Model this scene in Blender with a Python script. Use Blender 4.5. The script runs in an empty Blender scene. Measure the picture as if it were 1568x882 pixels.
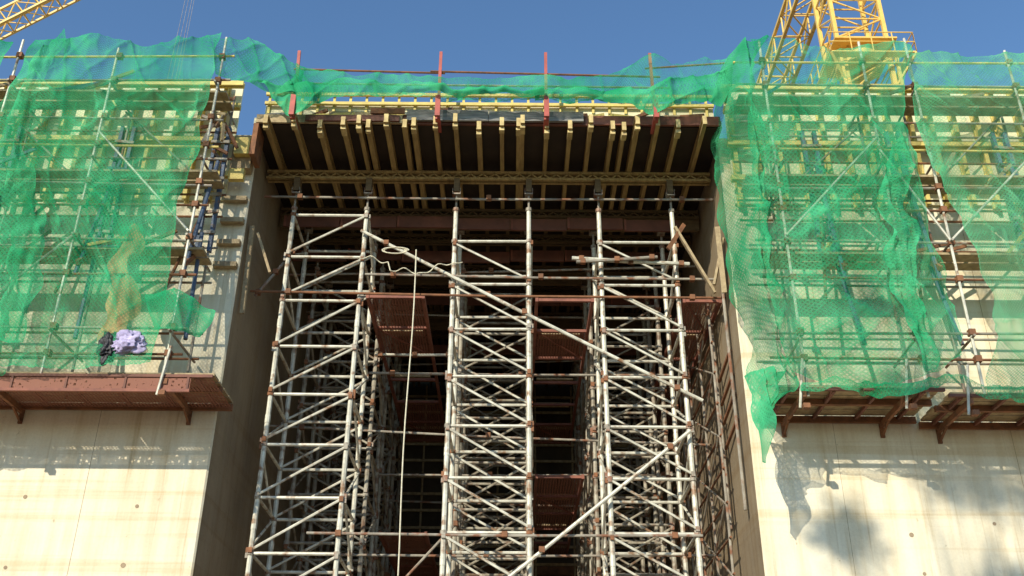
import bpy, math, random
from mathutils import Vector, Matrix, noise
random.seed(7)
S = bpy.context.scene
S.view_settings.view_transform = 'Standard'
S.view_settings.look = 'None'
S.view_settings.exposure = 0
COL = S.collection

# ------------------------------------------------------------------ materials
def new_mat(name):
    m = bpy.data.materials.new(name); m.use_nodes = True
    nt = m.node_tree; nt.nodes.clear()
    return m, nt, nt.nodes, nt.links

def mat(name, c1, c2=None, rough=0.7, metal=0.0, scale=3.0, detail=6, stretch=(1,1,1), bump=0.0, c3=None, s3=12.0, lo3=0.58, hi3=0.7):
    m, nt, N, L = new_mat(name)
    out = N.new('ShaderNodeOutputMaterial'); b = N.new('ShaderNodeBsdfPrincipled')
    L.new(b.outputs[0], out.inputs[0])
    b.inputs['Roughness'].default_value = rough; b.inputs['Metallic'].default_value = metal
    tc = N.new('ShaderNodeTexCoord'); mp = N.new('ShaderNodeMapping'); mp.inputs['Scale'].default_value = stretch
    L.new(tc.outputs['Object'], mp.inputs[0])
    n = N.new('ShaderNodeTexNoise'); n.inputs['Scale'].default_value = scale; n.inputs['Detail'].default_value = detail
    n.inputs['Roughness'].default_value = 0.65
    L.new(mp.outputs[0], n.inputs['Vector'])
    r = N.new('ShaderNodeValToRGB'); r.color_ramp.elements[0].position = 0.32; r.color_ramp.elements[1].position = 0.68
    if c2 is None: c2 = tuple(x*0.65 for x in c1)
    r.color_ramp.elements[0].color = (*c2, 1); r.color_ramp.elements[1].color = (*c1, 1)
    L.new(n.outputs[0], r.inputs[0]); col = r.outputs[0]
    if c3:
        n3 = N.new('ShaderNodeTexNoise'); n3.inputs['Scale'].default_value = s3; n3.inputs['Detail'].default_value = 4
        L.new(tc.outputs['Object'], n3.inputs['Vector'])
        mr = N.new('ShaderNodeMapRange'); mr.inputs[1].default_value = lo3; mr.inputs[2].default_value = hi3
        L.new(n3.outputs[0], mr.inputs[0])
        mx = N.new('ShaderNodeMixRGB'); mx.inputs[2].default_value = (*c3, 1)
        L.new(mr.outputs[0], mx.inputs[0]); L.new(col, mx.inputs[1]); col = mx.outputs[0]
    L.new(col, b.inputs['Base Color'])
    if bump:
        bp = N.new('ShaderNodeBump'); bp.inputs['Strength'].default_value = bump; bp.inputs['Distance'].default_value = 0.02
        L.new(n.outputs[0], bp.inputs['Height']); L.new(bp.outputs[0], b.inputs['Normal'])
    return m

def concrete_mat(name, ca, cb):
    m, nt, N, L = new_mat(name)
    out = N.new('ShaderNodeOutputMaterial'); b = N.new('ShaderNodeBsdfPrincipled')
    L.new(b.outputs[0], out.inputs[0]); b.inputs['Roughness'].default_value = 0.85
    tc = N.new('ShaderNodeTexCoord')
    def noi(scale, st, det=6):
        mp = N.new('ShaderNodeMapping'); mp.inputs['Scale'].default_value = st; L.new(tc.outputs['Object'], mp.inputs[0])
        n = N.new('ShaderNodeTexNoise'); n.inputs['Scale'].default_value = scale; n.inputs['Detail'].default_value = det
        n.inputs['Roughness'].default_value = 0.65
        L.new(mp.outputs[0], n.inputs['Vector']); return n.outputs[0]
    def ramp(src, p0, c0, p1, c1):
        r = N.new('ShaderNodeValToRGB'); r.color_ramp.elements[0].position = p0; r.color_ramp.elements[1].position = p1
        r.color_ramp.elements[0].color = (*c0, 1); r.color_ramp.elements[1].color = (*c1, 1); L.new(src, r.inputs[0]); return r.outputs[0]
    def mul(a, bb, f=1.0):
        x = N.new('ShaderNodeMixRGB'); x.blend_type = 'MULTIPLY'; x.inputs[0].default_value = f
        L.new(a, x.inputs[1]); L.new(bb, x.inputs[2]); return x.outputs[0]
    big = noi(0.55, (1, 1, 1)); base = ramp(big, 0.35, ca, 0.65, cb)
    streak = noi(2.2, (1.6, 1.6, 0.10)); c = mul(base, ramp(streak, 0.34, (0.88, 0.82, 0.73), 0.56, (1, 1, 1)))
    st2 = noi(5.0, (1.5, 1.5, 0.06)); c = mul(c, ramp(st2, 0.28, (0.78, 0.71, 0.60), 0.42, (1, 1, 1)))
    fine = noi(22, (1, 1, 1)); c = mul(c, ramp(fine, 0.3, (0.92, 0.92, 0.92), 0.6, (1, 1, 1)))
    hz = noi(1.2, (0.06, 0.06, 3.0)); c = mul(c, ramp(hz, 0.36, (0.90, 0.84, 0.75), 0.46, (1, 1, 1)))
    pit = noi(7, (1, 1, 1), 3); c = mul(c, ramp(pit, 0.25, (0.7, 0.65, 0.58), 0.33, (1, 1, 1)))
    L.new(c, b.inputs['Base Color'])
    bp = N.new('ShaderNodeBump'); bp.inputs['Strength'].default_value = 0.2; bp.inputs['Distance'].default_value = 0.02
    L.new(fine, bp.inputs['Height']); L.new(bp.outputs[0], b.inputs['Normal'])
    return m

def net_mat(name, ca, cb, opa=0.0, cell=0.05):
    m, nt, N, L = new_mat(name)
    out = N.new('ShaderNodeOutputMaterial')
    df = N.new('ShaderNodeBsdfDiffuse'); tl = N.new('ShaderNodeBsdfTranslucent'); tr = N.new('ShaderNodeBsdfTransparent')
    tc = N.new('ShaderNodeTexCoord')
    n = N.new('ShaderNodeTexNoise'); n.inputs['Scale'].default_value = 1.1; n.inputs['Detail'].default_value = 7
    L.new(tc.outputs['Object'], n.inputs['Vector'])
    r = N.new('ShaderNodeValToRGB'); r.color_ramp.elements[0].position = 0.35; r.color_ramp.elements[1].position = 0.65
    r.color_ramp.elements[0].color = (*ca, 1); r.color_ramp.elements[1].color = (*cb, 1)
    L.new(n.outputs[0], r.inputs[0]); L.new(r.outputs[0], df.inputs[0]); L.new(r.outputs[0], tl.inputs[0])
    ms = N.new('ShaderNodeMixShader'); ms.inputs[0].default_value = 0.3
    L.new(df.outputs[0], ms.inputs[1]); L.new(tl.outputs[0], ms.inputs[2])
    uv = N.new('ShaderNodeUVMap'); uv.uv_map = 'UVMap'
    sp = N.new('ShaderNodeSeparateXYZ'); L.new(uv.outputs[0], sp.inputs[0])
    def M(op, a, bb=None):
        x = N.new('ShaderNodeMath'); x.operation = op
        for i, v in enumerate((a, bb)):
            if v is None: continue
            if isinstance(v, (int, float)): x.inputs[i].default_value = v
            else: L.new(v, x.inputs[i])
        return x.outputs[0]
    k = 2*math.pi/cell
    a1 = M('SINE', M('MULTIPLY', M('ADD', sp.outputs[0], sp.outputs[1]), k*0.7))
    a2 = M('SINE', M('MULTIPLY', M('SUBTRACT', sp.outputs[0], sp.outputs[1]), k*0.7))
    w = M('MULTIPLY', M('MAXIMUM', a1, a2), 0.18)
    at = N.new('ShaderNodeAttribute'); at.attribute_name = 'dens'
    n2 = N.new('ShaderNodeTexNoise'); n2.inputs['Scale'].default_value = 1.7; n2.inputs['Detail'].default_value = 9
    L.new(tc.outputs['Object'], n2.inputs['Vector'])
    al = M('ADD', M('ADD', at.outputs['Fac'], w), M('MULTIPLY', M('SUBTRACT', n2.outputs[0], 0.5), 0.9))
    al = M('ADD', al, opa-.015)
    al = M('MINIMUM', M('MAXIMUM', al, 0.12), 0.97)
    mx = N.new('ShaderNodeMixShader')
    L.new(al, mx.inputs[0]); L.new(tr.outputs[0], mx.inputs[1]); L.new(ms.outputs[0], mx.inputs[2])
    L.new(mx.outputs[0], out.inputs[0])
    return m

def mesh_panel_mat(name, col, per=0.06, fill=0.2):
    m, nt, N, L = new_mat(name)
    out = N.new('ShaderNodeOutputMaterial'); b = N.new('ShaderNodeBsdfPrincipled'); b.inputs['Roughness'].default_value = 0.8
    b.inputs['Base Color'].default_value = (*col, 1)
    tr = N.new('ShaderNodeBsdfTransparent'); tc = N.new('ShaderNodeTexCoord')
    ck = N.new('ShaderNodeTexVoronoi'); ck.inputs['Scale'].default_value = 1/per; ck.feature = 'DISTANCE_TO_EDGE'
    ck.inputs['Randomness'].default_value = 0.25
    L.new(tc.outputs['Object'], ck.inputs['Vector'])
    mr = N.new('ShaderNodeMapRange'); mr.inputs[1].default_value = fill-0.02; mr.inputs[2].default_value = fill+0.02
    mr.inputs[3].default_value = 0.92; mr.inputs[4].default_value = 0.15
    L.new(ck.outputs['Distance'], mr.inputs[0])
    mx = N.new('ShaderNodeMixShader'); L.new(mr.outputs[0], mx.inputs[0]); L.new(tr.outputs[0], mx.inputs[1]); L.new(b.outputs[0], mx.inputs[2])
    L.new(mx.outputs[0], out.inputs[0])
    return m

CONC = concrete_mat('cast_concrete', (0.76, 0.655, 0.47), (0.85, 0.76, 0.575))
CONCI = concrete_mat('shaded_bay_concrete', (0.25, 0.185, 0.115), (0.35, 0.265, 0.165))  # pier concrete darkened for the bay side faces; their shade is in the colour
STEEL = mat('galvanised_steel', (0.78, 0.73, 0.59), (0.40, 0.36, 0.28), 0.5, 0.1, 3.5, c3=(0.26, 0.14, 0.07), s3=5, lo3=0.54, hi3=0.68)
STEELB = mat('shaded_galvanised_steel', (0.46, 0.41, 0.31), (0.22, 0.18, 0.13), 0.6, 0.1, 3.5, c3=(0.16, 0.09, 0.05), s3=5, lo3=0.5, hi3=0.66)  # darker copy of the tower steel, shade of the rear rows painted in
STEEL2 = mat('weathered_steel', (0.42, 0.37, 0.29), (0.20, 0.16, 0.12), 0.6, 0.1, 3, c3=(0.24, 0.10, 0.05), s3=5, lo3=.5, hi3=.65)
RUST = mat('rusty_steel', (0.30, 0.12, 0.05), (0.13, 0.06, 0.03), 0.85, 0, 5)
REDST = mat('red_painted_steel', (0.50, 0.09, 0.06), (0.30, 0.06, 0.04), 0.6, 0, 4)
REDCAT = mat('faded_red_steel', (0.32, 0.11, 0.065), (0.17, 0.06, 0.04), 0.75, 0, 4)
REDPANEL = mat('red_brown_formwork_panel', (0.22, 0.08, 0.048), (0.11, 0.045, 0.03), 0.75, 0, 2)
BLUE = mat('blue_painted_steel', (0.12, 0.16, 0.25), (0.06, 0.08, 0.12), 0.6, 0, 4, c3=(0.2, 0.12, 0.08), s3=8)
YTIM = mat('yellow_formwork_timber', (0.80, 0.61, 0.17), (0.52, 0.38, 0.12), 0.7, 0, 4, stretch=(1, 1, 4))
YCR = mat('crane_yellow_paint', (0.90, 0.60, 0.16), (0.76, 0.45, 0.09), 0.5, 0, 2, c3=(0.35, 0.2, 0.06), s3=4, lo3=.6, hi3=.75)
JOIST = mat('joist_timber', (0.50, 0.34, 0.13), (0.24, 0.155, 0.06), 0.8, 0, 3, stretch=(4, 0.6, 4), bump=0.2)
JEND = mat('joist_end_timber', (0.72, 0.55, 0.24), (0.36, 0.25, 0.11), 0.8, 0, 5, bump=0.2)
DTIM = mat('shaded_deck_timber', (0.20, 0.13, 0.06), (0.10, 0.065, 0.03), 0.8, 0, 3, stretch=(1, 4, 4))  # under-deck gloom painted into the timber of deeper girders and rear joists
TIMB = mat('weathered_timber', (0.48, 0.36, 0.20), (0.26, 0.18, 0.10), 0.85, 0, 3, stretch=(3, 3, 3), bump=0.2)
PLY = mat('formwork_plywood', (0.82, 0.75, 0.52), (0.64, 0.56, 0.35), 0.75, 0, 1.5)
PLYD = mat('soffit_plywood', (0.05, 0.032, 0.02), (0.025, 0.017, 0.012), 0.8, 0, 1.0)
GREY = mat('grey_board', (0.30, 0.29, 0.27), (0.13, 0.12, 0.11), 0.85, 0, 4, stretch=(0.5, 1, 5))
DARK = mat('tie_hole_mortar', (0.40, 0.29, 0.18), (0.22, 0.16, 0.10), 0.9)
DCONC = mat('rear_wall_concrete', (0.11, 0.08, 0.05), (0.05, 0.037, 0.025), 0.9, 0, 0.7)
GROUND = mat('site_earth', (0.24, 0.17, 0.105), (0.14, 0.10, 0.065), 0.95, 0, 0.4, detail=10, bump=0.4)
ROPE = mat('rope_fibre', (0.80, 0.73, 0.55), (0.6, 0.52, 0.36), 0.9, 0, 20)
ORNG = mat('tan_tarpaulin', (0.74, 0.42, 0.19), (0.50, 0.27, 0.12), 0.8, 0, 5, bump=0.5)
PURP = mat('lilac_sheet', (0.60, 0.52, 0.72), (0.24, 0.19, 0.34), 0.8, 0, 5, bump=0.4)
BLACK = mat('black_sheet', (0.03, 0.025, 0.03), (0.01, 0.01, 0.01), 0.6, 0, 3)
GLASS = mat('cab_glass', (0.05, 0.08, 0.1), None, 0.1, 0, 2)
BARK = mat('tree_bark', (0.16, 0.12, 0.08), (0.08, 0.06, 0.04), 0.9, 0, 5)
LEAF = mat('tree_leaves', (0.06, 0.11, 0.03), (0.03, 0.06, 0.02), 0.7, 0, 3)
NETG = net_mat('green_debris_netting', (0.018, 0.33, 0.13), (0.09, 0.54, 0.25))
NETL = net_mat('pale_green_debris_netting', (0.08, 0.42, 0.18), (0.17, 0.56, 0.29), opa=-0.06)
MESHR = mesh_panel_mat('rusty_expanded_mesh', (0.27, 0.105, 0.065))

# ------------------------------------------------------------------ mesh builder
class B:
    def __init__(s): s.v = []; s.f = []; s.m = []; s.mats = []
    def mi(s, m):
        if m not in s.mats: s.mats.append(m)
        return s.mats.index(m)
    def pipe(s, p, q, r, m, n=7, r2=None):
        p = Vector(p); q = Vector(q); d = q-p
        if d.length < 1e-5: return
        d.normalize(); a = d.orthogonal().normalized(); b = d.cross(a); r2 = r if r2 is None else r2
        i0 = len(s.v); k = s.mi(m)
        for c, rr in ((p, r), (q, r2)):
            for i in range(n):
                t = 2*math.pi*i/n; s.v.append(c+a*math.cos(t)*rr+b*math.sin(t)*rr)
        for i in range(n):
            j = (i+1) % n; s.f.append((i0+i, i0+j, i0+n+j, i0+n+i)); s.m.append(k)
        s.f.append(tuple(i0+n-1-i for i in range(n))); s.m.append(k)
        s.f.append(tuple(i0+n+i for i in range(n))); s.m.append(k)
    def box(s, lo, hi, m):
        x0, y0, z0 = lo; x1, y1, z1 = hi; i = len(s.v); k = s.mi(m)
        s.v += [Vector(c) for c in ((x0,y0,z0),(x1,y0,z0),(x1,y1,z0),(x0,y1,z0),(x0,y0,z1),(x1,y0,z1),(x1,y1,z1),(x0,y1,z1))]
        for f in ((0,3,2,1),(4,5,6,7),(0,1,5,4),(1,2,6,5),(2,3,7,6),(3,0,4,7)):
            s.f.append(tuple(i+j for j in f)); s.m.append(k)
    def cub(s, c, r, m): s.box((c[0]-r, c[1]-r, c[2]-r), (c[0]+r, c[1]+r, c[2]+r), m)
    def beam(s, p, q, w, h, m, up=(0,0,1)):
        p = Vector(p); q = Vector(q); d = (q-p).normalized(); up = Vector(up)
        sd = d.cross(up)
        if sd.length < 1e-3: sd = d.orthogonal()
        sd.normalize(); u = sd.cross(d).normalized(); i = len(s.v); k = s.mi(m)
        for c in (p, q):
            for a, b in ((-1,-1),(1,-1),(1,1),(-1,1)): s.v.append(c+sd*a*w/2+u*b*h/2)
        for f in ((0,1,2,3),(7,6,5,4),(0,4,5,1),(1,5,6,2),(2,6,7,3),(3,7,4,0)):
            s.f.append(tuple(i+j for j in f)); s.m.append(k)
    def poly(s, pts, r, m, n=6):
        for a, b in zip(pts[:-1], pts[1:]): s.pipe(a, b, r, m, n)
    def quad(s, pts, m):
        i = len(s.v); s.v += [Vector(p) for p in pts]; s.f.append(tuple(range(i, i+len(pts)))); s.m.append(s.mi(m))
    def obj(s, name, parent=None):
        me = bpy.data.meshes.new(name); me.from_pydata(s.v, [], s.f)
        for m in s.mats: me.materials.append(m)
        me.polygons.foreach_set('material_index', s.m)
        import bmesh
        bm = bmesh.new(); bm.from_mesh(me); bmesh.ops.recalc_face_normals(bm, faces=bm.faces); bm.to_mesh(me); bm.free()
        me.update()
        o = bpy.data.objects.new(name, me); COL.objects.link(o)
        if parent: o.parent = parent
        return o
def empty(name, loc=(0,0,0)):
    e = bpy.data.objects.new(name, None); e.location = loc; e.empty_display_size = 0.3; COL.objects.link(e); return e
def jit(a): return random.uniform(-a, a)

# ------------------------------------------------------------------ ground
g = B(); g.quad([(-2000,-2000,0),(2000,-2000,0),(2000,2000,0),(-2000,2000,0)], GROUND); g.obj('ground')

# ------------------------------------------------------------------ piers
XL, XR, YP = -5.28, 4.25, 17.0
def pier(x0, x1, ztop, holes, jointx, inner):
    e = empty('concrete_pier')
    b = B(); ch = 0.03
    lifts = [0, 4.3, 9.2, ztop]
    for i in range(len(lifts)-1):
        o = 0.004*(i % 2)
        z0, z1 = lifts[i], lifts[i+1]
        pr = [(x0-o+ch, YP-o), (x1+o-ch, YP-o), (x1+o, YP-o+ch), (x1+o, 34), (x0-o, 34), (x0-o, YP-o+ch)]
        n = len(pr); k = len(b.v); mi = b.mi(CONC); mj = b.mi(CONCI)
        for z in (z0, z1):
            for p in pr: b.v.append(Vector((p[0], p[1], z)))
        for a in range(n):
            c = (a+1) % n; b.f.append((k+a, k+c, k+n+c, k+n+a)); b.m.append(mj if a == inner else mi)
        b.f.append(tuple(k+n-1-a for a in range(n))); b.m.append(mi)
        b.f.append(tuple(k+n+a for a in range(n))); b.m.append(mi)
    b.obj('pier_body', e)
    h = B()
    for (x, z) in holes:
        r = random.uniform(0.03, 0.05)
        h.pipe((x, YP-0.010, z), (x, YP+0.02, z), r, DARK, 10)
    for x in jointx:
        h.box((x-0.003, YP-0.008, 0), (x+0.003, YP+0.01, ztop), TIMB)
    h.obj('tie_holes', e)
    return e
hl = [(-8.35, 6.5), (-6.4, 6.35), (-6.45, 5.35), (-8.4, 5.3), (-10.3, 6.4), (-7.4, 3.6), (-9.5, 3.6)]
hr = [(6.8, 5.95), (6.9, 5.3), (7.9, 5.2), (8.25, 6.15), (6.0, 3.8), (8.0, 3.7), (10.2, 6.0), (10.0, 3.8)]
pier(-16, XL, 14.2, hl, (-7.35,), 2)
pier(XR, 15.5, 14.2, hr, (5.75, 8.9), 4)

b = B()
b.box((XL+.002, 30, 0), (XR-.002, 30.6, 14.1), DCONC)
for z in (4, 8, 12): b.box((XL+.01, 29.9, z), (XR-.01, 29.998, z+.25), RUST)
b.obj('rear_concrete_wall')

# ------------------------------------------------------------------ shoring towers
def tower_mesh(name, off, flip, top, ST):
    b = B(); W = 1.52; D = 1.5
    legs = [(0, 0), (W, 0), (W, D), (0, D)]
    for lx, ly in legs:
        b.pipe((lx, ly, 0.25), (lx, ly, top-0.35), 0.048, ST, 8)
        b.box((lx-.1, ly-.1, 0), (lx+.1, ly+.1, 0.03), STEEL2); b.pipe((lx, ly, .03), (lx, ly, .3), .024, STEEL2)
        b.pipe((lx, ly, top-.4), (lx, ly, top-.05), .024, STEEL2)
        b.box((lx-.085, ly-.085, top-.05), (lx+.085, ly+.085, top-.02), STEEL2)
        b.box((lx-.085, ly-.085, top-.02), (lx-.075, ly+.085, top+.1), STEEL2)
        b.box((lx+.075, ly-.085, top-.02), (lx+.085, ly+.085, top+.1), STEEL2)
        b.pipe((lx, ly, top-.43), (lx, ly, top-.36), .065, STEEL2, 8)
    z = off; k = 0; zs = []
    while z < top-0.35: zs.append(z); z += 1.0
    for k, z in enumerate(zs):
        for (a, c) in ((0,1),(1,2),(2,3),(3,0)):
            p = Vector((*legs[a], z)); q = Vector((*legs[c], z)); d = (q-p).normalized()
            b.pipe(p+d*.05, q-d*.05, 0.031, ST, 7)
        for lx, ly in legs:
            b.pipe((lx, ly, z-.035), (lx, ly, z+.035), .068, random.choice((STEEL2, STEEL2, RUST)), 8)
            if k % 2 == 1: b.pipe((lx, ly, z+.42), (lx, ly, z+.58), .054, ST, 8)
        if k+1 < len(zs):
            z2 = zs[k+1]
            for fi, (a, c) in enumerate(((0,1),(1,2),(2,3),(3,0))):
                f = flip
                if fi in (1, 3): f = (k % 2 == 0)
                if fi == 2: f = not flip
                A, C = (a, c) if f else (c, a)
                o = Vector((0, -.05 if fi == 0 else (.05 if fi == 2 else 0), 0))+Vector((.05 if fi == 1 else (-.05 if fi == 3 else 0), 0, 0))
                s1, s2 = .06+jit(.03), .06+jit(.03)
                p = Vector((*legs[A], z+s1))+o; q = Vector((*legs[C], z2-s2))+o
                b.pipe(p, q, 0.025, ST, 6)
                for e_ in (p, q): b.box(tuple(e_-Vector((.035,.035,.045))), tuple(e_+Vector((.035,.035,.045))), random.choice((STEEL2, RUST)))
    return b.obj(name)
tx = (-4.56, -1.18, 1.80)
TOP = 13.30
cfg = ((.75, True), (.14, False), (.14, False))
for ci in range(3):
    for ri, y in enumerate((17.8, 20.4, 23.0, 25.6)):
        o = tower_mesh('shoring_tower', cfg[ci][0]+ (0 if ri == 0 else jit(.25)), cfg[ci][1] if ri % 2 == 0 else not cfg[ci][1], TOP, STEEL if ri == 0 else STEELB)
        o.location = (tx[ci]+(jit(.06) if ri else 0), y, 0)
        o.rotation_euler = (0, 0, jit(.012))

# ------------------------------------------------------------------ lateral tubes / braces
def tube(name, p, q, r, m, ext=None):
    b = B(); p = Vector(p); q = Vector(q)
    mid = (p+q)/2+Vector((0, 0, -0.012*(q-p).length*0.3))
    b.pipe(p, mid, r, m, 8); b.pipe(mid, q, r, m, 8)
    for t in (0.08, 0.5, 0.93):
        c = p.lerp(q, t); b.box(tuple(c-Vector((.05,.05,.05))), tuple(c+Vector((.05,.05,.05))), RUST)
    return b.obj(name)
tube('brace_tube', (-3.1, 17.66, 12.3), (3.6, 17.66, 8.62), .036, STEEL)
tube('brace_tube', (-2.2, 17.60, 3.6), (3.3, 17.60, 8.9-.9), .034, STEEL)
tube('brace_tube', (-5.2, 17.72, 13.15), (4.2, 17.72, 13.15), .026, STEEL2)
tube('brace_tube', (-5.2, 17.70, 10.9), (4.24, 17.70, 10.82), .026, RUST)
tube('brace_tube', (-2.95, 17.70, 11.3), (4.1, 17.70, 11.24), .026, STEEL2)
tube('brace_tube', (-3.6, 17.74, 6.1), (3.4, 17.74, 6.1), .026, STEEL2)
tube('brace_tube', (1.2, 17.55, 11.62), (3.55, 17.55, 11.50), .042, STEEL)
tube('brace_tube', (1.28, 17.45, 11.48), (2.9, 17.45, 11.60), .036, STEEL2)
tube('brace_tube', (-3.0, 19.45, 9.9), (3.4, 19.45, 9.9), .028, STEEL2)
tube('brace_tube', (-1.2, 19.5, 10.35), (-2.9, 19.5, 10.35), .028, STEEL)
tube('brace_tube', (-3.4, 19.7, 4.2), (-.9, 19.7, 7.0), .028, STEEL2)
tube('brace_tube', (-4.45, 17.9, 12.0), (-5.15, 17.9, 10.9), .03, STEEL2)
for y in (19.9, 22.4, 25.0):
    for z in (6.2, 8.7, 12.6):
        tube('brace_tube', (-5.1, y, z+jit(.2)), (4.15, y, z+jit(.2)), .026, STEEL2)

# ------------------------------------------------------------------ catwalks between towers
def catwalk(x0, x1, y0, y1, z):
    e = empty('mesh_catwalk')
    b = B(); m = B()
    n = int((y1-y0)/1.25)
    for i in range(n+1):
        y = y0+i*(y1-y0)/n
        b.box((x0, y-.03, z-.06), (x1, y+.03, z), REDCAT)
    for x in (x0, x1): b.box((x-.03, y0-.05, z-.08), (x+.03, y1+.05, z+.02), REDCAT)
    for i in range(n):
        ya = y0+i*(y1-y0)/n+.03; yb = y0+(i+1)*(y1-y0)/n-.03
        if random.random() < .15: continue
        m.quad([(x0+.03, ya, z-.03), (x1-.03, ya, z-.03), (x1-.03, yb, z-.03), (x0+.03, yb, z-.03)], MESHR)
        if random.random() < .6: b.beam((x0+.05, ya, z-.05), (x1-.05, yb, z-.05), .03, .03, REDCAT)
    for y in (y0+1.7, y0+4.2, y0+5.8):
        b.box((x0+.1, y, z+.022), (x1-.15, y+.22, z+.062), TIMB)
    b.obj('frame', e); m.obj('expanded_mesh', e)
catwalk(-2.9, -1.78, 17.95, 26.5, 10.95)
catwalk(0.50, 1.62, 17.95, 26.5, 10.90)
catwalk(3.45, 4.18, 17.95, 26.5, 10.90)
catwalk(-2.85, -1.85, 22.0, 28.2, 7.2)
catwalk(0.55, 1.55, 21.0, 28.2, 8.2)

# ------------------------------------------------------------------ formwork deck
dk = empty('formwork_deck', (0, 0.06, -0.13))
def hbeam_y(b, x, y0, y1, z0, m, h=.2, w=.08):
    b.box((x-w/2, y0, z0), (x+w/2, y1, z0+.04), m)
    b.box((x-.016, y0, z0+.04), (x+.016, y1, z0+h-.04), m)
    b.box((x-w/2, y0, z0+h-.04), (x+w/2, y1, z0+h), m)
b = B()
xs = [-4.93,-4.38,-3.86,-3.37,-3.08,-2.9,-2.5,-2.2,-1.98,-1.57,-1.17,-.68,-.21,.08,.2,.67,1.17,1.57,2.0,2.2,2.47,2.86,3.33,3.82]
for x in xs:
    y0 = 16.14+jit(.14); y1 = y0+3.9; x += jit(.03)
    hbeam_y(b, x, y0, y1, 14.0, JOIST, w=random.choice((.08, .08, .10)))
    if random.random() < .75:
        b.box((x-.05, y0+.05, 13.93+jit(.02)), (x+.05, y0+random.uniform(.12, .3), 13.998), JEND)
    b.box((x-.042, y0-.012, 14.0), (x+.042, y0-.002, 14.2), JEND)
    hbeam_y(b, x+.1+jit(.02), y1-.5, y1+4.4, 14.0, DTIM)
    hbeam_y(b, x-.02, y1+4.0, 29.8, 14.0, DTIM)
b.obj('joists', dk)
b = B()
for y in (17.8, 19.3, 20.4, 21.9, 23.0, 24.5, 25.6, 27.1):
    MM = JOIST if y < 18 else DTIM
    for dy in (-.06, .06): 
        b.box((XL+.05, y+dy-.03, 13.78), (XR-.05, y+dy+.03, 13.84), MM)
        b.box((XL+.05, y+dy-.03, 13.94), (XR-.05, y+dy+.03, 13.998), MM)
        x = XL+.1
        while x < XR-.3:
            b.beam((x, y+dy, 13.84), (x+.12, y+dy, 13.94), .03, .03, MM); b.beam((x+.12, y+dy, 13.94), (x+.24, y+dy, 13.84), .03, .03, MM)
            x += .26
    b.box((XL+.05, y-.05, 13.5), (XR-.05, y+.05, 13.777), DTIM) if y in (19.3, 21.9, 24.5) else None
for cx_ in tx:
    for lx in (0, 1.52):
        b.box((cx_+lx-.06, 17.66, 13.45), (cx_+lx+.06, 17.88, 13.777), DTIM)
b.obj('lattice_girders', dk)
b = B()
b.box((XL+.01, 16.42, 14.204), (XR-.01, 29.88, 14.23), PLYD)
b.box((XL+.01, 16.42, 14.234), (XR-.01, 29.88, 14.38), PLY)
b.obj('plywood_deck', dk)
b = B()
for (x0, x1, m, zz, y) in ((-5.2, -2.25, TIMB, 14.40, 16.33), (-2.24, 1.52, REDPANEL, 14.44, 16.36), (1.53, 4.2, REDCAT, 14.42, 16.33)):
    b.box((x0, y, 14.203), (x1, y+.05, zz), m)
b.box((-2.15, 16.27, 14.24), (-.5, 16.325, 14.50), GREY); b.box((-.49, 16.26, 14.23), (1.42, 16.32, 14.46), GREY)
b.box((-2.9, 16.29, 14.42), (-2.2, 16.32, 14.55), RUST)
b.box((-4.2, 16.28, 14.22), (-2.3, 16.32, 14.36), REDPANEL)
b.obj('fascia_boards', dk)
b = B()
for y, z in ((19.0, 13.35), (20.2, 13.2), (22.4, 13.2), (25.0, 13.0)):
    x = XL+.2
    while x < XR-1.3:
        zj_ = z+jit(.03)
        b.box((x, y, zj_), (x+1.24, y+.05, zj_+.28), REDPANEL)
        b.box((x, y-.02, zj_), (x+.05, y-.001, zj_+.28), REDCAT)
        x += 1.26
b.obj('red_soffit_panels', dk)
b = B()
for z in (14.52, 14.98, 15.22): b.box((-5.2, 16.72, z), (4.2, 16.78, z+.07), YTIM)
x = -5.15
while x < 4.2:
    b.box((x, 16.79, 14.382), (x+.05, 16.83, 15.32), YTIM); x += .34
b.box((-5.2, 16.84, 14.382), (4.2, 16.86, 15.12), PLY)
for i in range(34):
    x = random.uniform(-5.1, 3.6); L_ = random.uniform(.3, 1.6)
    b.beam((x, 16.5+jit(.08), 14.42+random.random()*.12), (min(x+L_, 4.2), 16.5+jit(.08), 14.42+random.random()*.25), .05, .07, random.choice((TIMB, YTIM, RUST, GREY)))
b.obj('slab_edge_forms', dk)

gr = empty('guard_rail')
b = B()
for x, lean in ((-4.38, -.05), (-1.5, .0), (.66, .0), (2.83, -.02)):
    b.beam((x, 16.1, 14.0), (x+lean, 16.08, 15.66), .06, .05, REDST, up=(0, 1, 0))
    b.box((x-.05, 16.04, 13.92), (x+.05, 16.5, 13.98), REDST)
    b.box((x-.05, 15.9, 13.9), (x+.05, 15.96, 14.4), REDST)
    b.box((x-.045, 15.96, 14.2), (x+.045, 16.08, 14.28), REDST)
b.obj('posts', gr)
b = B()
b.pipe((-4.5, 16.12, 15.22), (-1.4, 16.12, 15.14), .022, RUST); b.pipe((-1.7, 16.10, 15.17), (3.0, 16.12, 15.08), .022, RUST)
b.pipe((-4.5, 16.12, 14.85), (3.2, 16.12, 14.8), .022, STEEL2); b.pipe((2.7, 16.12, 15.3), (4.5, 16.1, 15.45), .02, RUST)
b.obj('rails', gr)

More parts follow.
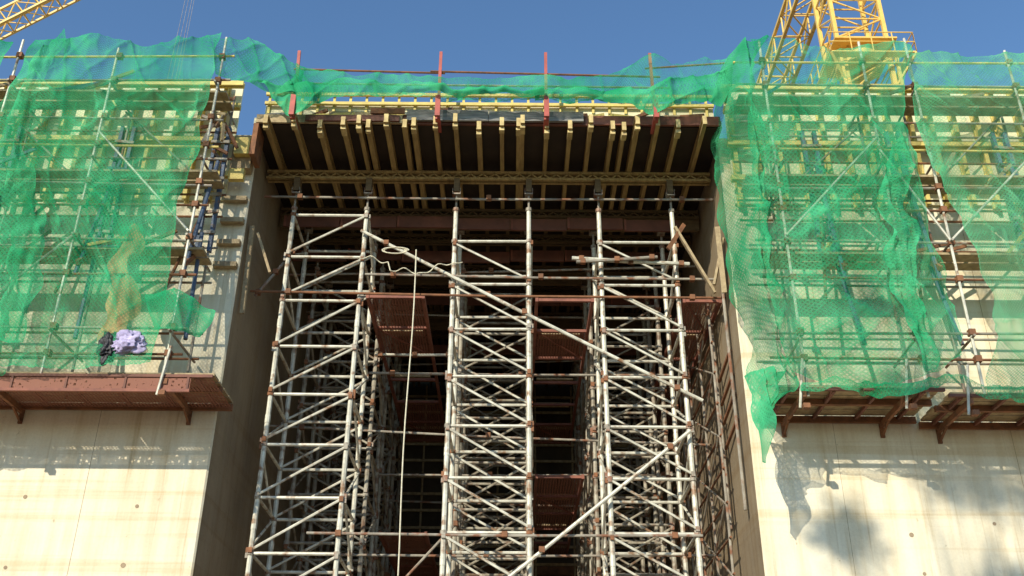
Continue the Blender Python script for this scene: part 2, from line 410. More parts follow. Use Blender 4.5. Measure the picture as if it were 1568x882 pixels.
# ------------------------------------------------------------------ pier formwork + access scaffold + platforms
def wall_form(x0, x1):
    e = empty('wall_formwork'); b = B()
    b.box((x0, 16.93, 12.55), (x1, 16.985, 15.42), PLY)
    b.obj('plywood_skin', e); b = B()
    x = x0+.08
    while x < x1-.05:
        xx = x+jit(.03)
        b.box((xx-.04, 16.73, 12.45), (xx+.04, 16.77, 15.38+jit(.05)), YTIM); b.box((xx-.015, 16.771, 12.45), (xx+.015, 16.889, 15.36), YTIM); b.box((xx-.04, 16.89, 12.45), (xx+.04, 16.929, 15.38), YTIM)
        x += .46
    for z in (12.9, 13.75, 14.6, 15.18):
        b.box((x0-.1, 16.58, z), (x1+.1, 16.63, z+.11), YTIM); b.box((x0-.1, 16.66, z), (x1+.1, 16.71, z+.11), YTIM)
    b.obj('timber_beams_and_walers', e)
wall_form(-13.5, -5.75)
wall_form(4.45, 13.2)

def strongback(x, z0=10.2, z1=14.0):
    e = empty('steel_strongback'); b = B()
    b.beam((x, 16.5, z0+.9), (x, 16.5, z1), .07, .10, BLUE, up=(0,1,0)); b.beam((x+.24, 16.5, z0+.9), (x+.24, 16.5, z1), .07, .10, BLUE, up=(0,1,0))
    z = z0+1.3
    while z < z1: b.beam((x-.06, 16.42, z), (x+.32, 16.42, z+jit(.05)), .04, .06, STEEL2); z += .42
    b.pipe((x+.1, 15.75, z0), (x+.15, 16.4, z1-.9), .04, BLUE); b.pipe((x-.25, 15.9, z0-.3), (x+.1, 16.4, z0+2.0), .03, RUST)
    b.beam((x+.12, 16.45, z0+.95), (x+.12, 15.7, z0+.2), .07, .09, RUST)
    b.pipe((x+.3, 15.9, z0-1.2), (x+.12, 16.3, z0+1.2), .04, BLUE)
    b.obj('frame', e)
for x in (-5.98, -7.9, -10.2, 5.85, 7.55, 9.7): strongback(x)

def scaffold(x0, x1, xs, tops):
    e = empty('access_scaffold'); b = B()
    zz = ((8.6, RUST), (9.1, STEEL2), (10.15, RUST), (10.9, STEEL2), (11.6, RUST), (12.1, STEEL2), (12.95, YTIM), (13.6, STEEL2), (14.5, STEEL2), (15.1, YTIM))
    for x, tp in zip(xs, tops):
        b.pipe((x, 15.62, 7.9), (x+jit(.05), 15.62, tp), .026, STEEL)
        b.pipe((x+.1, 16.5, 8.1), (x+.1, 16.5, tp-.8), .026, STEEL2)
        for z in (9.0, 10.9, 12.6, 14.4): b.pipe((x, 15.5, z), (x+.05, 16.9, z), .024, STEEL2)
        for z, _ in zz: b.cub((x+.02, 15.63, z), .055, RUST)
    for z, m in zz:
        d = jit(.06); b.pipe((x0, 15.66, z+d), (x1, 15.66, z-d), .024, m)
        if z < 14: b.pipe((x0, 16.52, z+.3+d), (x1, 16.52, z+.3), .024, random.choice((RUST, STEEL2)))
    for i in range(len(xs)-1):
        za, zb = random.choice(((8.7, 10.9), (10.9, 12.9), (11.0, 13.2)))
        if i % 2: za, zb = zb, za
        b.pipe((xs[i], 15.57, za), (xs[i+1], 15.57, zb), .024, STEEL)
        b.pipe((xs[i], 16.45, 12.4+jit(.4)), (xs[i+1], 16.45, 14.2+jit(.4)), .022, STEEL2)
    b.obj('tubes', e); b = B()
    for z in (10.75, 12.45, 14.35):
        xa = x0
        while xa < x1-.4:
            L_ = min(random.uniform(2, 3), x1-xa)
            for k in range(2):
                y = 15.8+k*.33
                b.box((xa+jit(.08), y, z+k*.004), (xa+L_-.01, y+.27, z+.045), TIMB)
            xa += L_
        for k in range(9):
            x = random.uniform(x0+.3, x1-.8)
            b.beam((x, 15.9+jit(.08), z+.08), (x+random.uniform(.2, 1.0), 16.2+jit(.15), z+.08+random.random()*.8), .05, .06, random.choice((TIMB, YTIM, RUST, BLUE)))
    b.obj('planks', e)
scaffold(-13.0, -5.6, (-5.85, -7.9, -9.9, -11.0, -12.9), (15.6, 15.3, 15.5, 15.5, 15.5))
scaffold(4.4, 13.0, (4.95, 6.95, 7.9, 9.9, 11.3, 12.9), (15.6, 15.6, 15.7, 15.4, 15.4, 15.4))

def platform(x0, x1, z, br, toe):
    e = empty('work_platform'); b = B()
    for k in range(4):
        xa = x0
        while xa < x1-.3:
            L_ = min(random.uniform(2.2, 3.4), x1-xa); y = 15.62+k*.33
            b.box((xa+jit(.1), y, z+.002*k), (xa+L_-.01, y+.29, z+.045), TIMB); xa += L_
    b.obj('planks', e); b = B()
    b.box((x0, 15.5, z-.08), (x1, 15.56, z-.03), REDPANEL)
    if toe:
        b.box((x0, 15.5, z-.34), (x1-.35, 15.55, z-.29), REDCAT)
        x = x0
        while x < x1-.4:
            b.box((x, 15.505, z-.29), (x+.035, 15.545, z-.08), REDPANEL); x += random.uniform(.9, 1.3)
    b.box((x0, 16.86, z-.14), (x1, 16.92, z-.02), RUST); b.box((x0, 16.1, z-.1), (x1, 16.18, z-.002), RUST)
    x = x0+.2
    while x < x1-.1:
        b.box((x, 15.57, z-.09), (x+.05, 16.85, z-.03), REDPANEL); x += .75
    for x in br:
        b.box((x-.03, 15.5, z-.2), (x+.03, 16.99, z-.1), RUST)
        b.beam((x, 16.6, z-.2), (x, 16.96, z-.34), .035, .035, RUST); b.box((x-.035, 16.95, z-.38), (x+.035, 16.992, z-.1), RUST)
        b.pipe((x-.1, 15.5, z-.4), (x+.02, 15.42, z+.45), .024, STEEL)
        b.box((x-.06, 15.42, z-.42), (x+.05, 15.54, z-.34), RUST)
    b.obj('brackets', e)
    m = B()
    if toe:
        m.quad([(x0, 15.57, z-.095), (x1, 15.57, z-.095), (x1, 16.85, z-.095), (x0, 16.85, z-.095)], MESHR)
        m.quad([(x0, 15.525, z-.29), (x1-.36, 15.525, z-.29), (x1-.36, 15.525, z-.08), (x0, 15.525, z-.08)], MESHR); m.obj('mesh_floor', e)
platform(-13, -4.98, 8.2, (-5.75, -8.75, -11.5), True)
platform(4.4, 7.2, 8.05, (4.85, 6.6), False)
platform(7.25, 13, 7.95, (7.6, 9.6, 11.6), False)

b = B()
b.box((-5.70, 16.75, 13.2), (-5.30, 16.98, 14.0), TIMB); b.box((-5.62, 16.60, 13.45), (-5.32, 16.74, 13.85), YTIM)
b.box((-5.24, 16.4, 13.3), (-5.14, 16.9, 14.06), RUST)
b.box((-5.66, 16.62, 12.85), (-5.36, 16.74, 13.1), YTIM)
for z in (11.0, 11.5, 12.0, 12.5): b.box((-5.75, 16.85, z), (-5.3, 16.98, z+.1), TIMB)
for i in range(12):
    p = Vector((-5.85+jit(.15), 16.35+jit(.2), 13.3+random.random()*1.0)); b.beam(p, p+Vector((jit(.3), jit(.3), jit(.5))), .05, .06, random.choice((RUST, TIMB, STEEL2)))
b.obj('timber_packing')
b = B()
b.beam((3.3, 17.45, 12.3), (3.98, 17.45, 10.8), .09, .05, TIMB); b.beam((3.1, 17.3, 11.7), (3.5, 17.5, 12.4), .04, .08, RUST)
b.beam((4.08, 17.1, 12.1), (4.12, 17.25, 10.7), .1, .05, TIMB); b.beam((4.2, 17.2, 11.9), (3.95, 17.3, 10.9), .07, .05, TIMB)
b.beam((-5.1, 17.3, 12.0), (-4.75, 17.3, 11.1), .07, .05, TIMB); b.beam((-5.2, 17.2, 12.1), (-5.18, 17.3, 10.2), .09, .05, TIMB)
for z in (9.5, 9.0, 8.6, 8.1): b.beam((4.2, 17.6, z+.15), (4.15, 18.6, z-.1), .05, .05, RUST)
b.pipe((4.15, 17.5, 6.5), (4.15, 17.5, 11.2), .03, STEEL2); b.pipe((4.15, 18.8, 6.5), (4.15, 18.8, 11.2), .03, STEEL2)
b.obj('timber_props')
e = empty('rear_scaffold'); b = B()
for x in [XL+.5+i*1.1 for i in range(9)]: b.pipe((x, 28.6, 0), (x, 28.6, 13.4), .03, TIMB)
for k in range(26): b.beam((XL+.2, 28.5, .5+k*.5), (XR-.2, 28.5, .5+k*.5+jit(.03)), .05, .07, TIMB)
for k in range(9): b.pipe((XL+.5+k, 28.4, 1), (XL+1.9+k, 28.4, 5.5), .03, TIMB)
b.obj('tubes', e)
e = empty('wall_ladder_frame'); b = B()
for y in (18.3, 19.6, 20.9, 22.2, 23.5): b.pipe((4.0, y, 0), (4.0, y, 11), .026, STEEL2)
for k in range(16):
    z = 1+k*.65
    b.pipe((4.0, 18.2, z), (4.0, 24, z), .022, RUST)
    for j, y in enumerate((18.3, 19.6, 20.9, 22.2)):
        if (k+j) % 2: b.pipe((3.97, y, z), (3.97, y+1.3, z+.65), .02, STEEL2)
        else: b.pipe((3.97, y+1.3, z), (3.97, y, z+.65), .02, STEEL2)
b.obj('tubes', e)

# ------------------------------------------------------------------ ropes
b = B()
pts = [(-1.93+.02*math.sin(i*.7), 17.48, 11.75-i*.6) for i in range(15)]
b.poly(pts, .013, ROPE); b.obj('hanging_rope')
b = B()
pts = []
for i in range(40):
    t = i/39; pts.append((-3.05+2.05*t, 17.5+.05*math.sin(i), 11.55+.06*math.sin(t*18)-.3*math.sin(math.pi*t)*(1 if t > .3 else .2)))
b.poly(pts, .012, ROPE)
pts = [(-2.35+.28*math.cos(i*.5)*(1-i*.01), 17.45+.02*i/20, 11.72+.07*math.sin(i*.5)) for i in range(30)]
b.poly(pts, .012, ROPE); b.obj('coiled_rope')

# ------------------------------------------------------------------ cloth sheets
def cr(p, t):
    n = len(p)-1; f = t*n; i = min(int(f), n-1); f -= i
    g_ = lambda k: p[max(0, min(n, k))]
    a, b_, c, d = g_(i-1), g_(i), g_(i+1), g_(i+2)
    if i == 0: a = b_*2-c
    if i+2 > n: d = c*2-b_
    return 0.5*((2*b_)+(c-a)*f+(2*a-5*b_+4*c-d)*f*f+(-a+3*b_-3*c+d)*f**3)
def sheet(name, grid, mt, nu=90, nv=70, fold=.07, ff=9, dens=.36, rag=.05, wr=.06, edge=.25, seed=0):
    G = [[Vector(c) for c in row] for row in grid]
    verts = []; de = []; uvs = []
    wid = (G[0][-1]-G[0][0]).length+.01; hei = (G[-1][0]-G[0][0]).length+.01
    for j in range(nv+1):
        v = j/nv; row = [cr([G[r][c] for r in range(len(G))], v) for c in range(len(G[0]))]
        for i in range(nu+1):
            u = i/nu; p = cr(row, u)
            fl = noise.noise(Vector((p.x*ff*.22+p.z*.25+seed, p.z*.16, seed*2.3)))*fold*2.2
            fl += noise.noise(Vector((p.x*1.3+p.z*.9+seed*3, p.z*.8-p.x*.5, seed)))*wr*2.2
            r1 = abs(noise.noise(Vector((p.x*1.5+p.z*.6+seed, p.z*.45, seed*1.3))))
            r2 = abs(noise.noise(Vector((p.x*1.1-p.z*1.3+seed*2, p.z*.5+p.x*.3, seed+5))))
            r3 = abs(noise.noise(Vector((p.x*4.2+seed, p.z*.9+p.x*.6, seed+8))))
            fl += wr*(1.3*math.exp(-r1*9)+1.0*math.exp(-r2*9)+.45*math.exp(-r3*6))
            p = p+Vector((fl*.35, -fl, 0))
            ed = min(u, 1-u)*wid; ev = min(v, 1-v)*hei
            e1 = max(0, 1-ed/.25); e2 = max(0, 1-ev/.2)
            p += Vector((noise.noise(Vector((seed, p.z*1.7, 1)))*rag*e1*2, 0, (noise.noise(Vector((p.x*1.3, seed, 4)))+.4*noise.noise(Vector((p.x*5, seed, 4))))*rag*e2*2))
            d = dens + edge*max(0, 1-min(ed, ev)/.06)
            d += .26*max(0, 1-r1/.05)+.22*max(0, 1-r2/.04)+.12*max(0, 1-r3/.08)
            d += .34*noise.noise(Vector((p.x*.7+seed*4, 0, p.z*.5)))
            verts.append(p); de.append(d); uvs.append((u*wid, v*hei))
    faces = [(j*(nu+1)+i, j*(nu+1)+i+1, (j+1)*(nu+1)+i+1, (j+1)*(nu+1)+i) for j in range(nv) for i in range(nu)]
    me = bpy.data.meshes.new(name); me.from_pydata(verts, [], faces); me.materials.append(mt)
    at = me.attributes.new('dens', 'FLOAT', 'POINT'); at.data.foreach_set('value', de)
    uvl = me.uv_layers.new(name='UVMap')
    for l in me.loops: uvl.data[l.index].uv = uvs[l.vertex_index]
    for p in me.polygons: p.use_smooth = True
    o = bpy.data.objects.new(name, me); COL.objects.link(o)
    return o
Y = 15.38
sheet('safety_net', [
 [(-9.5,Y,15.25),(-8.3,Y,15.30),(-7.2,Y,15.25),(-5.85,Y,15.45)],
 [(-9.7,Y,14.2),(-8.3,Y-.1,14.2),(-7.0,Y,14.2),(-5.85,Y-.1,14.1)],
 [(-10.0,Y,13.0),(-8.4,Y+.05,13.0),(-7.0,Y-.1,12.9),(-5.9,Y,12.8)],
 [(-9.9,Y,11.3),(-8.4,Y-.12,11.4),(-7.1,Y,11.4),(-6.05,Y,11.1)],
 [(-9.9,Y,9.6),(-8.4,Y,9.5),(-7.2,Y-.1,9.5),(-5.95,Y,9.6)],
 [(-9.9,Y,8.15),(-8.4,Y-.05,8.2),(-7.2,Y,8.2),(-6.0,Y,8.3)]], NETG, 130, 150, seed=1, dens=.38)
sheet('safety_net', [
 [(-13,Y,15.3),(-11.5,Y,15.25),(-9.95,Y,15.25)],
 [(-13,Y,13),(-11.5,Y,13.1),(-10.2,Y,13.2)],
 [(-13,Y,11),(-11.5,Y,11),(-9.3,Y-.1,11.4)],
 [(-13,Y,8.2),(-11.5,Y,8.2),(-9.2,Y-.05,8.2)]], NETG, 80, 100, seed=2, dens=.40)
sheet('safety_net', [
 [(-6.3,15.32,9.5),(-5.7,15.32,9.55),(-5.1,15.5,9.35)],
 [(-6.2,15.32,9.2),(-5.7,15.3,9.1),(-5.15,15.5,9.1)],
 [(-6.0,15.32,8.8),(-5.75,15.32,8.75),(-5.3,15.5,8.85)]], NETG, 30, 24, seed=3, dens=.48)
sheet('safety_net', [
 [(-6.0,15.45,15.45),(-5.3,15.8,15.7),(-4.85,16.0,15.4),(-4.3,16.1,15.1)],
 [(-6.0,15.6,15.1),(-5.3,15.8,15.15),(-4.85,16.0,14.95),(-4.3,16.1,14.85)],
 [(-5.9,15.6,14.6),(-5.2,15.8,14.55),(-4.85,16.0,14.5),(-4.3,16.1,14.6)]], NETG, 60, 50, seed=4, dens=.28)
yc = 16.0
sheet('safety_net', [
 [(-4.5,yc,15.15),(-3.2,yc,14.95),(-1.5,yc,14.92),(.6,yc,14.92),(2.0,yc,15.1),(2.83,yc,15.5),(3.4,yc,15.35),(4.5,yc,15.5)],
 [(-4.5,yc,14.8),(-3.2,yc,14.75),(-1.5,yc,14.7),(.6,yc,14.7),(2.0,yc,14.8),(2.83,yc,14.9),(3.4,yc,14.85),(4.5,yc,14.9)],
 [(-4.8,yc,14.42),(-3.2,yc,14.42),(-1.5,yc,14.34),(.6,yc,14.34),(2.0,yc,14.33),(2.83,yc,14.25),(3.4,yc,14.3),(4.3,yc,14.35)]], NETG, 200, 50, seed=5, dens=.40, wr=.04)
sheet('safety_net', [
 [(-5.2,yc-.05,14.68),(-4.4,yc-.05,14.7),(-3.2,yc-.05,14.78),(-1.5,yc-.05,14.62),(.6,yc-.05,14.55)],
 [(-4.9,yc-.12,14.5),(-4.4,yc-.12,14.4),(-3.3,yc-.12,14.58),(-1.5,yc-.12,14.5),(.6,yc-.12,14.46)],
 [(-4.8,yc-.05,14.3),(-4.36,yc-.05,13.95),(-3.6,yc-.05,14.3),(-1.5,yc-.05,14.4),(.6,yc-.05,14.38)]], NETG, 150, 24, seed=6, dens=.70, wr=.06)
sheet('safety_net', [
 [(.4,yc-.05,14.65),(1.8,yc-.05,14.55),(2.8,yc-.05,14.7),(3.8,yc-.05,14.9),(4.5,yc-.05,15.4)],
 [(.4,yc-.1,14.45),(1.8,yc-.1,14.42),(2.8,yc-.1,14.35),(3.8,yc-.1,14.5),(4.4,yc-.1,14.8)],
 [(.4,yc-.05,14.36),(1.8,yc-.05,14.32),(2.8,yc-.05,14.05),(3.6,yc-.05,14.2),(4.1,yc-.05,14.25)]], NETG, 110, 30, seed=7, dens=.62, wr=.06)
sheet('safety_net', [
 [(4.62,Y,15.3),(5.3,Y,15.3),(6.3,Y,15.15),(7.3,Y,15.3),(7.75,Y,15.2)],
 [(4.55,Y-.05,14.3),(5.3,Y,14.3),(6.3,Y-.05,14.3),(7.2,Y,14.3),(7.6,Y,14.3)],
 [(4.45,Y,13.1),(5.3,Y-.12,13.1),(6.3,Y,13.2),(7.0,Y-.1,13.0),(7.4,Y,13.1)],
 [(4.35,Y,11.2),(5.3,Y,11.2),(6.3,Y-.1,11.3),(7.1,Y,11.2),(7.5,Y,11.1)],
 [(4.4,Y,9.4),(5.3,Y-.12,9.4),(6.4,Y,9.5),(7.2,Y-.1,9.5),(7.6,Y,9.4)],
 [(4.6,Y,8.2),(5.2,Y,8.05),(6.2,Y-.05,7.95),(7.0,Y,8.25),(7.5,Y,8.6)]], NETG, 130, 150, seed=8, dens=.37)
sheet('safety_net', [
 [(7.9,Y+.1,15.15),(9.3,Y+.1,15.15),(11,Y+.1,15.2),(13,Y+.1,15.3)],
 [(7.7,Y+.1,13.4),(9.3,Y,13.2),(11,Y+.1,13.2),(13,Y+.1,13.2)],
 [(8.1,Y+.1,11.3),(9.3,Y+.1,11.2),(11,Y,11.2),(13,Y+.1,11.2)],
 [(8.3,Y+.1,9.4),(9.3,Y,9.4),(11,Y+.1,9.4),(13,Y+.1,9.4)],
 [(7.8,Y+.1,7.9),(9.3,Y+.1,8.05),(11,Y+.1,7.95),(13,Y+.1,7.95)]], NETL, 100, 120, seed=9, dens=.34)
sheet('safety_net', [
 [(4.25,16.3,15.4),(4.4,15.9,15.45),(4.6,Y-.03,15.4),(4.95,Y-.04,15.3)],
 [(4.12,16.75,14.3),(4.25,16.0,14.4),(4.5,Y-.03,14.4),(4.65,Y-.04,14.4)],
 [(4.05,16.8,13.3),(4.2,16.0,13.0),(4.42,Y-.03,12.9),(4.7,Y-.04,12.9)],
 [(4.05,16.7,11.9),(4.15,16.0,11.4),(4.32,Y-.03,11.2),(4.6,Y-.04,11.1)],
 [(4.2,16.3,9.7),(4.25,15.9,9.6),(4.3,Y-.05,9.4),(4.6,Y-.04,9.4)],
 [(4.2,16.0,8.3),(4.25,15.7,8.2),(4.4,Y-.05,8.1),(4.7,Y-.04,8.1)],
 [(3.98,15.8,7.4),(4.1,15.6,7.3),(4.25,Y-.05,7.5),(4.35,Y-.04,7.8)]], NETG, 60, 160, seed=10, dens=.50, fold=.12, ff=26, wr=.07, rag=.08)
sheet('safety_net', [
 [(3.98,15.7,8.3),(4.2,15.5,8.3),(4.45,15.35,8.2)],
 [(3.98,15.6,7.5),(4.12,15.45,7.5),(4.25,15.35,7.6)],
 [(4.02,15.6,7.1),(4.10,15.45,7.05),(4.17,15.4,7.1)],
 [(4.07,15.6,6.72),(4.09,15.45,6.67),(4.11,15.4,6.75)]], NETG, 30, 80, seed=11, dens=.66, fold=.08, ff=60, wr=.05, rag=.07)
sheet('safety_net', [
 [(7.05,15.25,12.8),(7.35,15.25,12.8)],[(6.6,15.25,11.5),(7.1,15.25,11.4)],[(6.55,15.27,10.0),(7.0,15.25,10.0)],[(6.7,15.25,8.2),(7.0,15.25,8.2)]], NETG, 24, 90, seed=12, dens=.42, ff=30, rag=.1)
sheet('safety_net', [
 [(-9.3,15.25,14.9),(-8.9,15.25,15.3)],[(-9.5,15.25,12.6),(-9.1,15.25,12.8)],[(-8.9,15.27,11.0),(-8.3,15.25,11.0)],[(-8.6,15.25,8.6),(-8.1,15.25,8.6)]], NETG, 24, 90, seed=13, dens=.38, ff=30, rag=.1)
sheet('safety_net', [
 [(-13,15.44,8.25),(-11,15.44,8.25),(-9.2,15.44,8.25),(-8.4,15.44,8.25)],
 [(-13,15.46,8.0),(-11,15.46,7.8),(-9.2,15.46,7.95),(-8.4,15.46,8.15)]], NETG, 90, 16, seed=15, dens=.40, rag=.12)
sheet('safety_net', [
 [(4.9,15.43,8.1),(6.0,15.43,8.1),(7.2,15.43,8.1),(8.6,15.45,8.0),(10.5,15.45,8.0),(13,15.45,8.0)],
 [(4.9,15.45,7.95),(6.0,15.45,7.85),(7.2,15.45,7.95),(8.6,15.47,7.72),(10.5,15.47,7.85),(13,15.47,7.7)]], NETG, 140, 16, seed=16, dens=.45, rag=.12)
sheet('hanging_tarpaulin', [
 [(-7.0,15.78,11.1),(-6.8,15.78,11.2)],[(-7.15,15.78,10.7),(-6.7,15.78,10.6)],[(-7.1,15.76,10.1),(-6.75,15.76,10.2)],[(-7.15,15.76,9.6),(-6.5,15.76,9.5)],[(-7.0,15.74,9.2),(-6.6,15.74,9.1)],[(-7.1,15.70,8.85),(-6.5,15.70,8.8)]], ORNG, 24, 90, seed=14, rag=.16, fold=.05, ff=24, wr=.05)
def lump(name, c, r, mt, seed):
    import bmesh
    bm = bmesh.new(); bmesh.ops.create_icosphere(bm, subdivisions=5, radius=1)
    for v in bm.verts:
        n = noise.noise(v.co*1.8+Vector((seed, 0, 0)))*.55-abs(noise.noise(v.co*3.5+Vector((seed, 3, 0))))*.6+.2
        p = v.co*(1+n); v.co = Vector((p.x*r[0], p.y*r[1], p.z*r[2]))
    me = bpy.data.meshes.new(name); bm.to_mesh(me); bm.free(); me.materials.append(mt)
    for p in me.polygons: p.use_smooth = True
    o = bpy.data.objects.new(name, me); COL.objects.link(o); o.location = c; return o
lump('crumpled_lilac_sheet', (-6.45, 15.34, 8.66), (.28, .12, .17), PURP, 3)
lump('crumpled_black_sheet', (-6.75, 15.36, 8.58), (.15, .1, .24), BLACK, 8)

# ------------------------------------------------------------------ tower cranes
def lattice(b, p, q, w, h, seg, r, m, upv=(0,1,0), rd=None):
    p = Vector(p); q = Vector(q); d = (q-p); L_ = d.length; d.normalize(); up = Vector(upv); sd = d.cross(up).normalized(); u = sd.cross(d).normalized()
    cs = [sd*a*w/2+u*c*h/2 for a, c in ((-1,-1),(1,-1),(1,1),(-1,1))]; n = max(1, int(L_/seg)); rd = rd or r*.55
    for c in cs: b.beam(p+c, q+c, r*2, r*2, m, up=up)
    for i in range(n):
        a = p+d*(L_*i/n); e_ = p+d*(L_*(i+1)/n)
        for k in range(4):
            c1, c2 = cs[k], cs[(k+1) % 4]
            b.pipe(a+c1, a+c2, rd, m, 6)
            if i % 2: b.pipe(a+c1, e_+c2, rd, m, 6)
            else: b.pipe(a+c2, e_+c1, rd, m, 6)
    for k in range(4): b.pipe(q+cs[k], q+cs[(k+1) % 4], rd, m, 6)
cx, cy = 14.75, 33.5; dz = .3
e = empty('tower_crane'); b = B()
lattice(b, (cx, cy, 0), (cx, cy, 30.0), 1.9, 1.9, 2.0, .09, YCR); b.obj('mast', e)
b = B()
lattice(b, (cx, cy, 25.2), (cx, cy, 29.9), 2.3, 2.3, 1.2, .06, YCR, rd=.035)
lattice(b, (cx, cy, 30.8+dz), (cx, cy, 37.5), 2.1, 1.7, 1.0, .08, YCR, rd=.045)
b.box((cx-1.3, cy-1.3, 30.4+dz), (cx+1.3, cy+1.3, 30.48+dz), YCR)
b.pipe((cx, cy, 30.0), (cx, cy, 30.4+dz), .95, YCR, 24); b.pipe((cx, cy, 30.48+dz), (cx, cy, 30.8+dz), .9, YCR, 24)
b.obj('slewing_unit', e); b = B()
pw = 1.75; pi_ = 1.4
z = 29.6
b.box((cx-pw, cy-pw, z-.04), (cx+pw, cy-pi_, z+.02), YCR); b.box((cx-pw, cy-pi_, z-.04), (cx-pi_, cy+pw, z+.02), YCR); b.box((cx+pi_, cy-pi_, z-.04), (cx+pw, cy+pw, z+.02), YCR)
for hz in (.5, 1.0):
    b.pipe((cx-pw, cy-pw, z+hz), (cx+pw, cy-pw, z+hz), .025, YCR); b.pipe((cx-pw, cy-pw, z+hz), (cx-pw, cy+pw, z+hz), .025, YCR); b.pipe((cx+pw, cy-pw, z+hz), (cx+pw, cy+pw, z+hz), .025, YCR)
for i in range(5):
    t = -pw+2*pw*i/4; b.pipe((cx+t, cy-pw, z), (cx+t, cy-pw, z+1.0), .025, YCR); b.pipe((cx+pw, cy+t, z), (cx+pw, cy+t, z+1.0), .025, YCR); b.pipe((cx-pw, cy+t, z), (cx-pw, cy+t, z+1.0), .025, YCR)
for s_ in (-1, 1): b.beam((cx+s_*1.0, cy-1.0, z-1.2), (cx+s_*pw, cy-pw, z-.06), .09, .09, YCR)
b.obj('access_platforms', e); b = B()
b.box((cx+1.4, cy-1.2, 34.9), (cx+2.9, cy+.8, 37.1), YCR); b.box((cx+1.5, cy-1.22, 35.7), (cx+2.8, cy-1.201, 36.9), GLASS)
lattice(b, (cx, cy, 38.5), (cx, cy+55, 38.5), 1.4, 1.4, 1.6, .08, YCR, upv=(0,0,1)); lattice(b, (cx, cy, 38.5), (cx, cy-10, 38.5), 1.4, 1, 1.6, .08, YCR, upv=(0,0,1))
b.box((cx-.9, cy-10.5, 36.5), (cx+.9, cy-8.5, 38.4), GREY)
b.obj('jib_and_cab', e)

e = empty('tower_crane'); b = B()
jx, jy = -33.0, 40.0; zj = 33.3
lattice(b, (jx, jy, 0), (jx, jy, zj), 2.0, 2.0, 2.0, .1, YCR)
tip = Vector((-17.2, jy, zj+(-17.2-jx)*.80))
b.obj('mast', e); b = B()
lattice(b, (jx, jy, zj), tip, .9, .9, .9, .055, YCR, upv=(0,1,0), rd=.035)
b.box((jx-4, jy-1, zj-.4), (jx+1, jy+1, zj), YCR); b.beam((jx-2, jy, zj), (jx-1, jy, zj+6), .3, .3, YCR); b.box((jx-4, jy-.9, zj-2), (jx-2.6, jy+.9, zj-.41), GREY)
b.box((jx+.6, jy-1.9, zj-.3), (jx+2.2, jy-1.01, zj+1.7), YCR)
b.obj('luffing_jib', e); b = B()
b.pipe((jx-1, jy, zj+6), tip, .02, STEEL2)
for dx in (-.5, -.15, .2, .45): b.pipe(tip+Vector((dx*.4, 0, -.2)), Vector((tip.x+dx, jy, 12)), .009, STEEL2, 5)
b.box((tip.x-.5, jy-.2, 11.2), (tip.x+.5, jy+.2, 12.0), YCR)
b.obj('hoist_ropes', e)

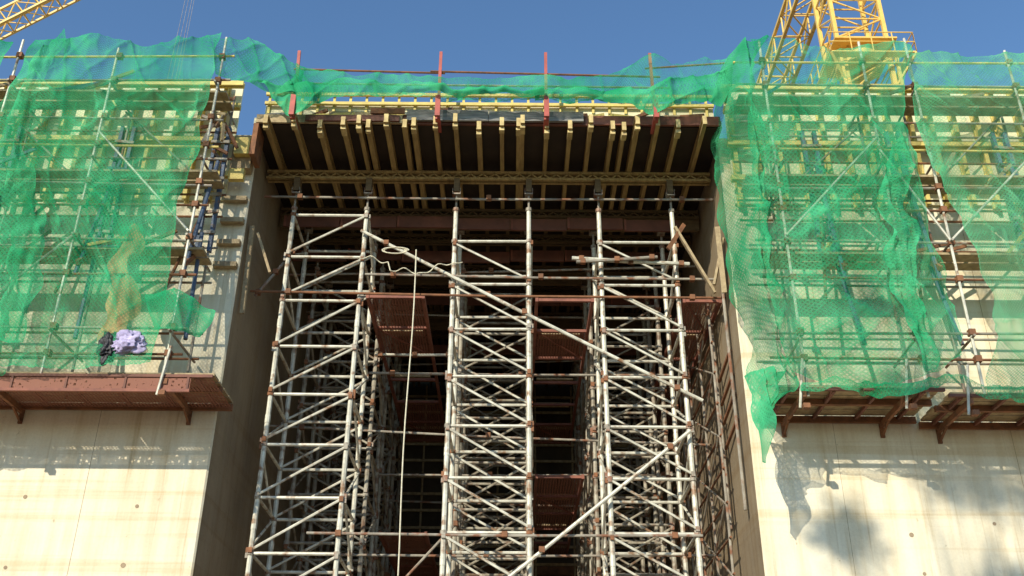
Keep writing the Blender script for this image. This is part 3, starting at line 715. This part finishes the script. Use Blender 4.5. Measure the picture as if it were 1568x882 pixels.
# ------------------------------------------------------------------ tree standing behind the photographer (dapples the right pier)
def tree(x, y, h, cr_, cz):
    e = empty('eucalyptus_tree'); b = B(); random.seed(21)
    pts = [Vector((x+.15*math.sin(i*.9), y+.1*math.cos(i*1.3), h*i/10)) for i in range(11)]
    for i in range(10): b.pipe(pts[i], pts[i+1], .24*(1-i/11), BARK, 9, .24*(1-(i+1)/11))
    tips = []
    for i in range(14):
        st = pts[random.randint(7, 9)]; a = random.uniform(0, 6.28); rr = random.uniform(.6, cr_)
        en = Vector((x+math.cos(a)*rr, y+math.sin(a)*rr, cz+random.uniform(-1.5, 1.5)))
        mid = st.lerp(en, .5)+Vector((0, 0, .3)); b.pipe(st, mid, .05, BARK, 6, .035); b.pipe(mid, en, .035, BARK, 6, .012); tips.append(en)
    b.obj('trunk_and_limbs', e); b = B()
    for t in tips:
        R = random.uniform(.3, .6)
        for k in range(150):
            c = t+Vector((random.gauss(0, R*.6), random.gauss(0, R*.6), random.gauss(0, R*.4)))
            d1 = Vector((random.gauss(0,1), random.gauss(0,1), random.gauss(0,1))).normalized(); d2 = d1.orthogonal().normalized()
            s_ = random.uniform(.05, .11)
            b.quad([c-d1*s_*1.6, c+d2*s_*.5, c+d1*s_*1.6, c-d2*s_*.5], LEAF)
    b.obj('foliage', e)
tree(-5.1, -8.0, 20.2, 2.6, 20.3)

# ------------------------------------------------------------------ light
SL = 0.57
dirv = Vector((0.50, 1.0, -SL))
sun = bpy.data.lights.new('sun', 'SUN'); sun.energy = 5.0; sun.angle = math.radians(0.5); sun.color = (1.0, 0.95, 0.80)
so = bpy.data.objects.new('sun', sun); COL.objects.link(so); so.rotation_euler = dirv.to_track_quat('-Z', 'Y').to_euler(); so.location = (-10, -20, 30)
w = bpy.data.worlds.new('World'); S.world = w; w.use_nodes = True
N = w.node_tree.nodes; L = w.node_tree.links; N.clear()
out = N.new('ShaderNodeOutputWorld'); bg = N.new('ShaderNodeBackground'); sk = N.new('ShaderNodeTexSky'); sk.sky_type = 'NISHITA'
sk.sun_disc = False; sk.sun_elevation = math.atan2(SL, math.hypot(.5, 1)); sk.sun_rotation = math.radians(206.6)
sk.air_density = 1.0; sk.dust_density = 0.2; sk.ozone_density = 1.4
mx = N.new('ShaderNodeMixRGB'); mx.blend_type = 'MULTIPLY'; mx.inputs[0].default_value = 1.0; mx.inputs[2].default_value = (0.98, 1.26, 1.46, 1)
bg.inputs[1].default_value = 0.13
L.new(sk.outputs[0], mx.inputs[1]); L.new(mx.outputs[0], bg.inputs[0]); L.new(bg.outputs[0], out.inputs[0])

# ------------------------------------------------------------------ camera
cam = bpy.data.cameras.new('camera'); co = bpy.data.objects.new('camera', cam); COL.objects.link(co)
cam.sensor_width = 36; cam.lens = 36*1540/1568; cam.clip_end = 5000
co.matrix_world = Matrix.Translation((0, 0, 1.6)) @ Matrix.Rotation(math.radians(118), 4, 'X') @ Matrix.Rotation(math.radians(.4), 4, 'Z')
S.camera = co
